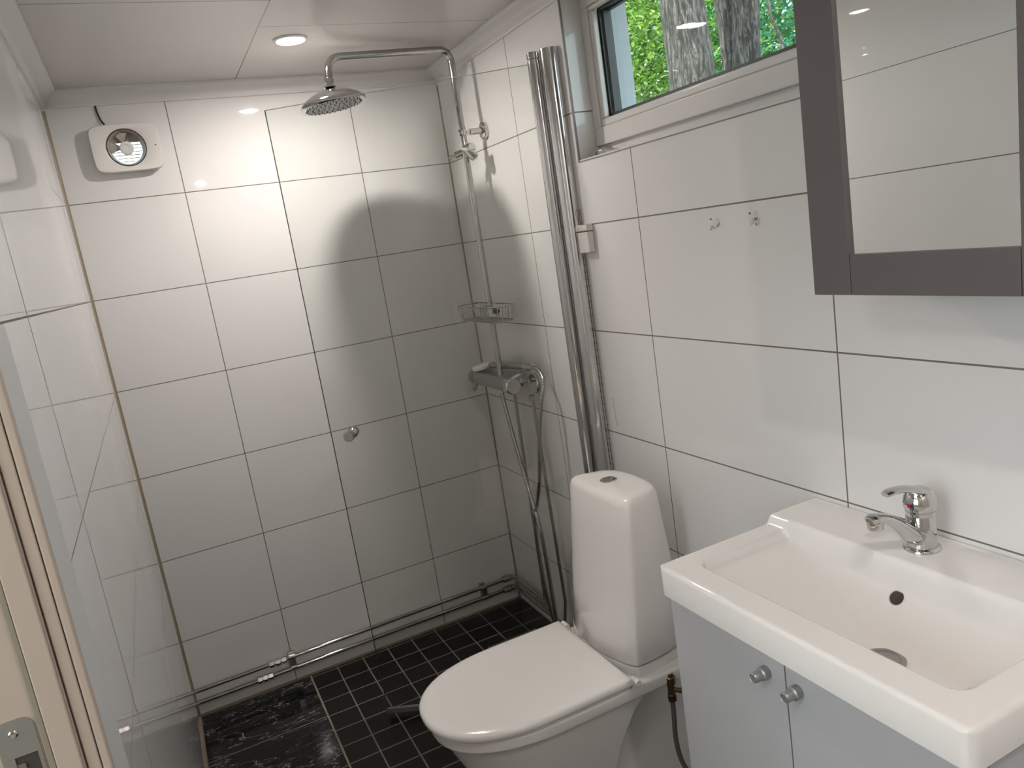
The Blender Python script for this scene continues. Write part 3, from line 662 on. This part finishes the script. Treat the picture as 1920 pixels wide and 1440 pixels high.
# ------------------------------------------------------------------ toilet
TY = -1.194
def dring(xf, xb, hw, nose, z, n=24, k=2.25, cy=TY):
    out = []
    for i in range(n + 1):                     # nose from +y side round to -y side
        a = PI*i/n; c, s_ = math.cos(a), math.sin(a)
        yy = hw * (abs(c)**(2/k)) * (1 if c >= 0 else -1); xx = xf + nose - nose * (abs(s_)**(2/k))
        out.append(V(xx, cy + yy, z))
    for i in range(1, 7): out.append(V(xf + nose + (xb - xf - nose)*i/6, cy - hw, z))
    for i in range(1, 5): out.append(V(xb, cy - hw + 2*hw*i/5, z))
    for i in range(6): out.append(V(xb - (xb - xf - nose)*i/6, cy + hw, z))
    return out
wc = root('toilet', (0.95, TY, 0.0), 'white ceramic toilet with the lid closed standing beside the shower', 'toilet')
b = B()
b.rings([dring(.535, 1.268, .168, .26, .4125), dring(.528, 1.268, .172, .26, .408), dring(.528, 1.268, .172, .26, .386), dring(.534, 1.268, .168, .26, .378)])
b.rings([dring(.545, 1.02, .160, .25, .379), dring(.560, .99, .150, .24, .34), dring(.600, .95, .130, .20, .25), dring(.64, .93, .108, .16, .15), dring(.66, .96, .100, .14, .07), dring(.655, .99, .105, .14, .0)])
b.rings([dring(.86, 1.25, .10, .10, .379), dring(.84, 1.24, .085, .10, .30), dring(.84, 1.20, .082, .10, .15), dring(.80, 1.15, .10, .10, .0)])
bowl = obj('bowl', b, M_CERAMIC, wc, bevel=0.004, seg=3, ang=40)
obj('seat', B().rings([dring(.524, .965, .172, .25, .4135), dring(.521, .968, .175, .25, .417), dring(.521, .968, .175, .25, .4205)]), M_LID, wc)
obj('lid', B().rings([dring(.516, .974, .178, .25, .4225), dring(.512, .977, .1805, .25, .426), dring(.512, .977, .181, .25, .434), dring(.515, .975, .179, .25, .4385), dring(.521, .970, .174, .247, .4415), dring(.535, .960, .163, .24, .4430), dring(.60, .92, .11, .20, .4440)]), M_LID, wc, ang=60)
for s_ in (-1, 1): obj('lid_hinge', B().cyl((.988, TY + s_*.155, .424), (.988, TY + s_*.183, .424), .0085).box(.975, TY + s_*.168 - .008, .413, .998, TY + s_*.168 + .008, .426), M_LID, wc, bevel=0.002)
def cring(z, top=False, ins=0.0):
    t = (z - .45) / (.845 - .45)
    xf = 1.008 + (1.050 - 1.008)*t + ins; bow = .030*(1 - t) + .008*t; w = .150 + (.136 - .150)*t - ins
    xs = 1.125 + (1.140 - 1.125)*t; ws = .146 + (.120 - .146)*t - ins; xb = 1.240 + (1.186 - 1.240)*t - ins
    h = [(xf + .004, w - .001), (xf - bow*.35, w*.80), (xf - bow*.85, w*.42), (xf - bow, 0)]
    bk_ = [(xs, ws), (xs + (xb - xs)*.62, ws*.80), (xs + (xb - xs)*.93, ws*.45), (xb, 0)]
    side = [(xf + .012, w + .004), ((xf + xs)/2, (w + ws)/2 + .006)]
    pts = [h[3], h[2], h[1], h[0], side[0], side[1], bk_[0], bk_[1], bk_[2], bk_[3]]
    full = pts + [(x, -y) for x, y in reversed(pts[1:-1])]
    for _ in range(2):
        q = []
        for i in range(len(full)):
            a, c = full[i], full[(i+1) % len(full)]
            q += [(a[0]*.78 + c[0]*.22, a[1]*.78 + c[1]*.22), (a[0]*.22 + c[0]*.78, a[1]*.22 + c[1]*.78)]
        full = q
    return [V(x, TY + 0.009 + y, z) for x, y in full]
obj('cistern', B().rings([cring(.437, ins=.004), cring(.440), cring(.55), cring(.65), cring(.75), cring(.826), cring(.838, ins=.003), cring(.8455, ins=.010), cring(.8485, ins=.022), cring(.8500, ins=.045)]), M_CERAMIC, wc, ang=75)
def cr2(z, o):
    return [V(p.x, p.y, z) for p in cring(.45, ins=o)]
obj('cistern_seat', B().rings([cr2(.405, -.004), cr2(.420, -.003), cr2(.4350, -.002)]), M_CERAMIC, wc, ang=60)
obj('joint_line', B().rings([cr2(.4350, .005), cr2(.4372, .005)]), M_SEAM, wc)
BXc, BYc = 1.104, -1.166
fb = obj('flush_button', B().lathe([(0.0225, 0.0), (0.0225, 0.0035), (0.020, 0.0048), (0.0185, 0.0035), (0.0005, 0.0030)], (BXc, BYc, .8478), seg=40), M_CHROME, wc)
obj('half_button', B().lathe([(0.0115, 0.003), (0.0115, 0.0052), (0.0095, 0.006), (0.0005, 0.006)], (BXc - .004, BYc + .003, .8478), seg=28), M_CHROME_D, fb)
# supply fitting and braided hose between toilet and vanity
sv = root('supply_valve', (1.09, -1.366, .33), 'old brass angle valve under the side of the toilet cistern', 'valve')
obj('valve_body', B().cyl((1.085, -1.362, .405), (1.085, -1.362, .33), .0085).lathe([(.010, 0), (.0125, .003), (.0125, .020), (.010, .023)], (1.085, -1.362, .376), (0, 0, 1), 24).lathe([(.009, 0), (.0115, .002), (.0115, .018), (.009, .020)], (1.085, -1.362, .330), (0, 0, 1), 6), M_BRASS, sv, ang=20)
obj('valve_handle', B().cyl((1.085, -1.362, .362), (1.110, -1.380, .355), .006).box(1.107, -1.388, .348, 1.113, -1.372, .366), M_BRASS, sv)
obj('supply_hose', B().tube([(1.085, -1.362, .332), (1.084, -1.362, .29), (1.080, -1.364, .22), (1.085, -1.378, .16), (1.110, -1.41, .115), (1.16, -1.47, .11), (1.25, -1.53, .14), (1.286, -1.55, .15)], .0062, 14, sm=6), M_HOSE, label='thin braided water hose curving down between the toilet and the vanity', cat='hose')

# ------------------------------------------------------------------ washbasin and vanity
SX0, SX1, SY0, SY1 = 0.888, 1.286, -2.268, -1.664
def ss(t): t = max(0.0, min(1.0, t)); return t*t*(3 - 2*t)
def basin_h(x, y):
    led = ss((x - 1.153) / 0.016)
    z = 0.862 + 0.017*led
    ix0, ix1, iy0, iy1 = 0.941, 1.172, -2.222, -1.705
    if ix0 - .02 < x < ix1 + .03 and iy0 - .02 < y < iy1 + .02:
        fl = (iy1 - y) ; frr = (y - iy0); ff = (x - ix0); fb = (ix1 - x)
        dl = 0.012*ss(fl/.014) + 0.098*max(0.0, min(1.0, (fl - .005)/.245))**1.05
        dR = 0.030*ss(frr/.020) + 0.080*max(0.0, min(1.0, (frr - .008)/.10))
        qx = abs(x - (ix0 + ix1)/2) - ((ix1 - ix0)/2 - .032); qy = abs(y - (iy0 + iy1)/2) - ((iy1 - iy0)/2 - .032)
        rd = .032 - math.hypot(max(qx, 0), max(qy, 0)) - min(max(qx, qy), 0)
        dF = 0.110*ss(rd/.040)
        dB = 0.018*ss(fb/.014) + 0.092*max(0.0, min(1.0, (fb - .002)/.088))
        dd = -0.006*math.log(sum(math.exp(-v/0.006) for v in (dl, dR, dF, dB)) ) + 0.0
        dd = max(0.0, dd + 0.0)
        cut = ss(rd/.010)
        z -= dd * cut
    return z
NXg, NYg = 120, 170
bm = bmesh.new(); grid = []
for i in range(NXg + 1):
    row = []
    for j in range(NYg + 1):
        x = SX0 + (SX1 - SX0)*i/NXg; y = SY0 + (SY1 - SY0)*j/NYg
        row.append(bm.verts.new((x, y, basin_h(x, y))))
    grid.append(row)
for i in range(NXg):
    for j in range(NYg): bm.faces.new((grid[i][j], grid[i+1][j], grid[i+1][j+1], grid[i][j+1]))
per = [grid[i][0] for i in range(NXg)] + [grid[NXg][j] for j in range(NYg)] + [grid[i][NYg] for i in range(NXg, 0, -1)] + [grid[0][j] for j in range(NYg, 0, -1)]
low = [bm.verts.new((v.co.x, v.co.y, 0.806)) for v in per]
for i in range(len(per)): bm.faces.new((per[i], per[(i+1) % len(per)], low[(i+1) % len(per)], low[i]))
n_ = len(low)
# underside follows the bowl
inn = [bm.verts.new((1.09 + (v.co.x - 1.09)*.86, -1.966 + (v.co.y + 1.966)*.86, 0.802)) for v in low]
for i in range(n_): bm.faces.new((low[i], low[(i+1) % n_], inn[(i+1) % n_], inn[i]))
inn2 = [bm.verts.new((1.09 + (v.co.x - 1.09)*.5, -1.966 + (v.co.y + 1.966)*.5, 0.735)) for v in low]
for i in range(n_): bm.faces.new((inn[i], inn[(i+1) % n_], inn2[(i+1) % n_], inn2[i]))
bm.faces.new(inn2)
# round the outer rim
def rim(v):
    e = min(v.co.x - SX0, v.co.y - SY0, SY1 - v.co.y)
    return e
for v in bm.verts:
    if v.co.z > .83:
        e = rim(v)
        if e < .0075: v.co.z -= .0075 - math.sqrt(max(0, .0075**2 - (.0075 - e)**2))
# soften vertical corners
for v in bm.verts:
    for cy, s_ in ((SY1, 1), (SY0, -1)):
        R_ = .018; dx = SX0 + R_ - v.co.x; dy = (v.co.y - (cy - s_*R_)) * s_
        if dx > 0 and dy > 0:
            l = math.hypot(dx, dy)
            if l > R_:
                v.co.x = SX0 + R_ - dx/l*R_; v.co.y = cy - s_*R_ + s_*dy/l*R_
wb = root('washbasin', (1.087, -1.966, .80), 'white rectangular ceramic washbasin with a raised tap ledge on the vanity', 'washbasin')
obj('basin', bm, M_CERAMIC, wb, ang=70)
dz = basin_h(1.050, -2.007) + .0012
dn = obj('drain', B().lathe([(.0325, 0.0), (.0325, .0015), (.029, .0022), (.024, .0005), (.0225, 0.0)], (1.060, -2.007, dz - .0006), seg=40), M_CHROME_D, wb)
obj('drain_plug', B().lathe([(.0235, -.002), (.0235, .0012), (.021, .003), (.0005, .0042)], (1.060, -2.007, dz - .0006), seg=40), M_CHROME_D, wb)
# overflow in the back slope
ox, oy = 1.147, -1.966
h0, h1 = basin_h(ox - .006, oy), basin_h(ox + .006, oy); on_ = V(-(h1 - h0), 0, .012).normalized(); oc = V(ox, oy, basin_h(ox, oy))
obj('overflow_ring', B().lathe([(.0135, -.002), (.0142, .0010), (.0130, .0022), (.0121, .0006)], oc, on_, 32, False, False), M_CERAMIC, wb)
obj('overflow_hole_shade', B().lathe([(.0122, .0006), (.0005, .0016)], oc, on_, 32), mat('overflow_dark', (0.03, 0.022, 0.015), 0.5), wb)  # dark disc, the shade inside the overflow put into its colour

van = root('vanity_cabinet', (1.09, -1.966, 0.0), 'white two-door vanity cabinet under the washbasin', 'cabinet')
for nm, q_ in (('side_panel', (.926, -1.686, 0.0, 1.280, -1.670, .797)), ('side_panel', (.926, -2.262, 0.0, 1.280, -2.246, .797)), ('bottom_panel', (.926, -2.2455, .08, 1.280, -1.6865, .096)), ('back_panel', (1.272, -2.2455, .0965, 1.280, -1.6865, .70)), ('plinth', (.955, -2.2455, 0.0, .968, -1.6865, .0795)), ('front_rail', (.926, -2.2455, .740, .934, -1.6865, .797))):
    obj(nm, B().box(*q_), M_CAB, van, bevel=.0008)
for (y0, y1, ky) in ((-1.9515, -1.669, -1.913), (-2.263, -1.9545, -1.979)):
    dd = obj('door', B().box(.907, y0, .02, .9245, y1, .797), M_CAB, van, bevel=.0012)
    kk = obj('knob', B().lathe([(.0105, 0), (.0108, .002), (.0108, .012), (.0085, .014), (.0085, .0285), (.0075, .030), (.0065, .0292), (.0005, .0292)], (.907, ky, .757), (-1, 0, 0), 28), M_GREYKNOB, dd)

# tap
FX, FY, FZ = 1.228, -1.955, .879
tp = root('basin_mixer_tap', (FX, FY, FZ), 'chrome single-lever mixer tap on the ledge of the washbasin', 'tap')
obj('base_ring', B().lathe([(.0292, 0), (.0296, .002), (.0285, .005), (.0262, .007), (.0240, .008)], (FX, FY, FZ - .0005), seg=40), M_CHROME, tp)
obj('body', B().lathe([(.0236, .006), (.0232, .060), (.0225, .0615), (.0225, .0635), (.0234, .065), (.0236, .070)], (FX, FY, FZ), seg=40), M_CHROME, tp)
sd = V(-1, 0.05, 0).normalized(); sn = V(-sd.y, sd.x, 0)
sp = [(0.006, .020, .012, .014), (0.022, .030, .014, .0175), (0.042, .049, .0115, .0165), (0.064, .067, .0095, .0150), (0.086, .079, .0085, .0140), (0.104, .083, .0080, .0135), (0.113, .0815, .0060, .0110)]
b = B()
ps = crom([V(*t[:2], 0) for t in sp], 4); hs_ = crom([V(*t[2:], 0) for t in sp], 4)
def sweep(b, ps, hs_, n):
    rs = []
    for i, (p, h) in enumerate(zip(ps, hs_)):
        c = V(FX, FY, FZ) + sd*p.x + V(0, 0, p.y)
        q0 = ps[max(0, i-1)]; q1 = ps[min(len(ps)-1, i+1)]; tt = (sd*(q1.x - q0.x) + V(0, 0, q1.y - q0.y)).normalized(); up = tt.cross(sn)
        if up.z < 0: up = -up
        rs.append([c + sn*h.y*math.cos(2*PI*k/n) + up*h.x*math.sin(2*PI*k/n) for k in range(n)])
    return b.rings(rs)
spout = obj('spout', sweep(b, ps, hs_, 24), M_CHROME, tp)
tip = V(FX, FY, FZ) + sd*.1015
obj('aerator', B().lathe([(.0128, .0865), (.0137, .083), (.0137, .073), (.0126, .0725), (.0126, .066), (.0112, .064), (.001, .065)], tip, (0, 0, 1), 32), M_CHROME, spout)
# lever: domed cap that sweeps forward into a flat handle
b = B().lathe([(.0236, .0705), (.0262, .076), (.0264, .083), (.0248, .093), (.0210, .1015), (.0140, .1075), (.0060, .110), (.0003, .1105)], (FX, FY, FZ), seg=40)
lp = crom([V(-.010, .097, 0), V(.010, .106, 0), V(.030, .1135, 0), V(.048, .1175, 0), V(.064, .1185, 0), V(.076, .1160, 0)], 4)
lh = crom([V(.0080, .018, 0), V(.0075, .0175, 0), V(.0058, .0150, 0), V(.0050, .0125, 0), V(.0048, .0115, 0), V(.0040, .0085, 0)], 4)
lever = obj('lever', sweep(b, lp, lh, 20), M_CHROME, tp, ang=60)
mk = V(FX, FY - .003, FZ + .083) + sd*.0260
obj('hot_mark', B().lathe([(.0036, -.002), (.0034, .0008), (.0005, .0010)], mk + sn*(-.0) + V(0, .0022, 0), sd, 20), M_RED, lever)
obj('cold_mark', B().lathe([(.0036, -.002), (.0034, .0006), (.0005, .0008)], mk + V(0.0003, -.0024, 0), sd, 20), M_BLUE, lever)

# ------------------------------------------------------------------ mirror cabinet
CY0, CY1, CZ0, CZ1 = -2.2735, -1.8805, 1.3305, 2.07
mc = root('mirror_cabinet', (1.2, -2.083, CZ0), 'grey framed mirror cabinet hanging above the washbasin', 'mirror cabinet')
obj('cabinet_box', B().box(1.1215, CY0 + .004, CZ0 + .002, W - .001, CY1 - .004, CZ1), M_FRAME, mc, bevel=.001)
ST = .0705
def rotd(o):   # the door hangs a hair off square
    return o
for nm, (y0, z0, y1, z1) in (('stile', (CY1 - ST, CZ0, CY1, CZ1)), ('stile', (CY0, CZ0, CY0 + ST, CZ1)), ('bottom_rail', (CY0 + ST + .0008, CZ0, CY1 - ST - .0008, CZ0 + .061)), ('top_rail', (CY0 + ST + .0008, CZ1 - .061, CY1 - ST - .0008, CZ1))):
    obj(nm, B().box(1.1055, y0, z0, 1.1208, y1, z1), M_FRAME, mc, bevel=.0012)
# mirror glass set back in the frame, a hair off vertical
mb = B(); a_ = -0.0062; th_ = -0.0074
def mpt(y, z): return V(1.1108 + math.tan(-th_)*0 + (z - 1.6)*math.tan(a_) - (y + 2.0)*math.tan(th_), y, z)
c4 = [mpt(CY0 + ST - .003, CZ0 + .058), mpt(CY1 - ST + .003, CZ0 + .058), mpt(CY1 - ST + .003, CZ1 - .058), mpt(CY0 + ST - .003, CZ1 - .058)]
mb.rings([c4, [p + V(.003, 0, 0) for p in c4]])
obj('mirror_glass', mb, M_MIRROR, mc, smooth=False)

# ------------------------------------------------------------------ outside: garden trees
struct('ground', B().box(-40, -40, -0.6, 60, 60, -0.5), M_GRASS, smooth=False)
def trunk(pts, rads, name, label, group):
    rs = []; pts = [Vector(p) for p in pts]
    pp = crom(pts, 6); rr_ = crom([V(r, 0, 0) for r in rads], 6)
    ph = random.uniform(0, 6)
    for i, p in enumerate(pp):
        rs.append([p + V(math.cos(2*PI*k/28), math.sin(2*PI*k/28), 0) * rr_[i].x * (1 + .05*math.sin(3*2*PI*k/28 + ph) + .03*math.sin(7*2*PI*k/28 + i*.4)) for k in range(28)])
    return B().rings(rs)
def crown(cs, n, size, seed):
    rnd = random.Random(seed); bm = bmesh.new()
    wts = [r[0]*r[1]*r[2] for _, r in cs]
    for _ in range(n):
        c, r = rnd.choices(cs, wts)[0]
        while True:
            p = V(rnd.uniform(-1, 1), rnd.uniform(-1, 1), rnd.uniform(-1, 1))
            if .25 < p.length < 1: break
        p = V(c[0] + p.x*r[0], c[1] + p.y*r[1], c[2] + p.z*r[2])
        q = Matrix.Rotation(rnd.uniform(0, 6.3), 3, 'Z') @ Matrix.Rotation(rnd.uniform(-.9, .9), 3, 'X') @ Matrix.Rotation(rnd.uniform(-.6, .6), 3, 'Y')
        s_ = size * rnd.uniform(.6, 1.3)
        a = [V(0, -.5, 0), V(.24, -.15, .04), V(.22, .2, .03), V(0, .55, -.06), V(-.22, .2, .03), V(-.24, -.15, .04)]
        vs = [bm.verts.new(p + q @ (v * s_)) for v in a]
        bm.faces.new((vs[0], vs[1], vs[2], vs[3])); bm.faces.new((vs[0], vs[3], vs[4], vs[5]))
    return bm
def tree(name, base, pts, rads, cs, n, size, seed, leafm, label, extra=()):
    t = root(name, base, label, 'tree', 'garden trees outside the window')
    tb = trunk(pts, rads, name, label, None)
    for e in extra: tb.tube(e[0], e[1], 10, sm=5)
    obj('trunk', tb, M_BARK, t)
    if cs: obj('foliage', crown(cs, n, size, seed), leafm, t, smooth=False)
    return t
tree('oak_tree', (4.0, 1.86, -.5), [(4.0, 1.83, -.5), (4.0, 1.83, 1.2), (4.0, 1.825, 2.35), (4.0, 1.865, 2.9), (4.0, 1.95, 5)], [.24, .18, .162, .155, .14],
     [((6.6, 8.2, 4.0), (2.6, 2.6, 2.6)), ((4.6, 5.4, 3.9), (1.0, 0.9, 1.2))], 30000, .095, 5, M_LEAF, 'thick single-trunk tree with rough grey bark seen left of centre through the window')
tree('twin_trunk_tree', (4.9, 2.15, -.5), [(4.9, 2.26, -.5), (4.9, 2.26, 1.4), (4.9, 2.215, 2.6), (4.9, 2.16, 3.2), (4.9, 2.05, 5)], [.24, .17, .112, .102, .09],
     [((4.9, 2.3, 5.6), (1.3, 1.3, .9))], 3000, .12, 9, M_LEAF, 'two-stemmed tree with rough grey bark seen in the middle of the window',
     extra=[([(4.9, 2.32, 1.4), (4.9, 2.36, 2.1), (4.9, 2.395, 2.55), (4.9, 2.435, 3.1), (4.9, 2.58, 4.6)], .080)])
tree('blue_green_tree', (9.0, 5.2, -.5), [(9.0, 5.2, -.5), (9.0, 5.2, 2.0), (9.0, 5.2, 5.5)], [.16, .14, .06],
     [((9.0, 5.2, 3.6), (2.2, 2.0, 2.8)), ((11.0, 5.6, 5.2), (2.4, 2.2, 2.6))], 24000, .08, 12, M_LEAF2, 'bluish green fine-leaved tree seen at the right edge of the window')
tree('sapling', (4.9, 1.55, -.5), [(4.9, 1.45, -.5), (4.9, 1.62, 1.6), (4.9, 1.84, 2.58), (4.9, 1.95, 2.93), (4.88, 2.1, 4.4)], [.03, .022, .014, .013, .010],
     [((4.88, 2.0, 4.6), (.7, .6, .5))], 900, .12, 15, M_LEAF, 'thin leaning sapling stem in front of the bluish green tree')
tree('background_tree', (12.0, 15.0, -.5), [(12.0, 15.0, -.5), (12.0, 15.0, 3.0), (12.0, 15.0, 7)], [.3, .25, .15],
     [((12, 15, 6.5), (5.0, 4.5, 5.0)), ((13.0, 10.0, 6.5), (3.5, 3.5, 4.5))], 26000, .26, 21, M_LEAF, 'pale leafy tree far behind the thick trunk on the left of the window')
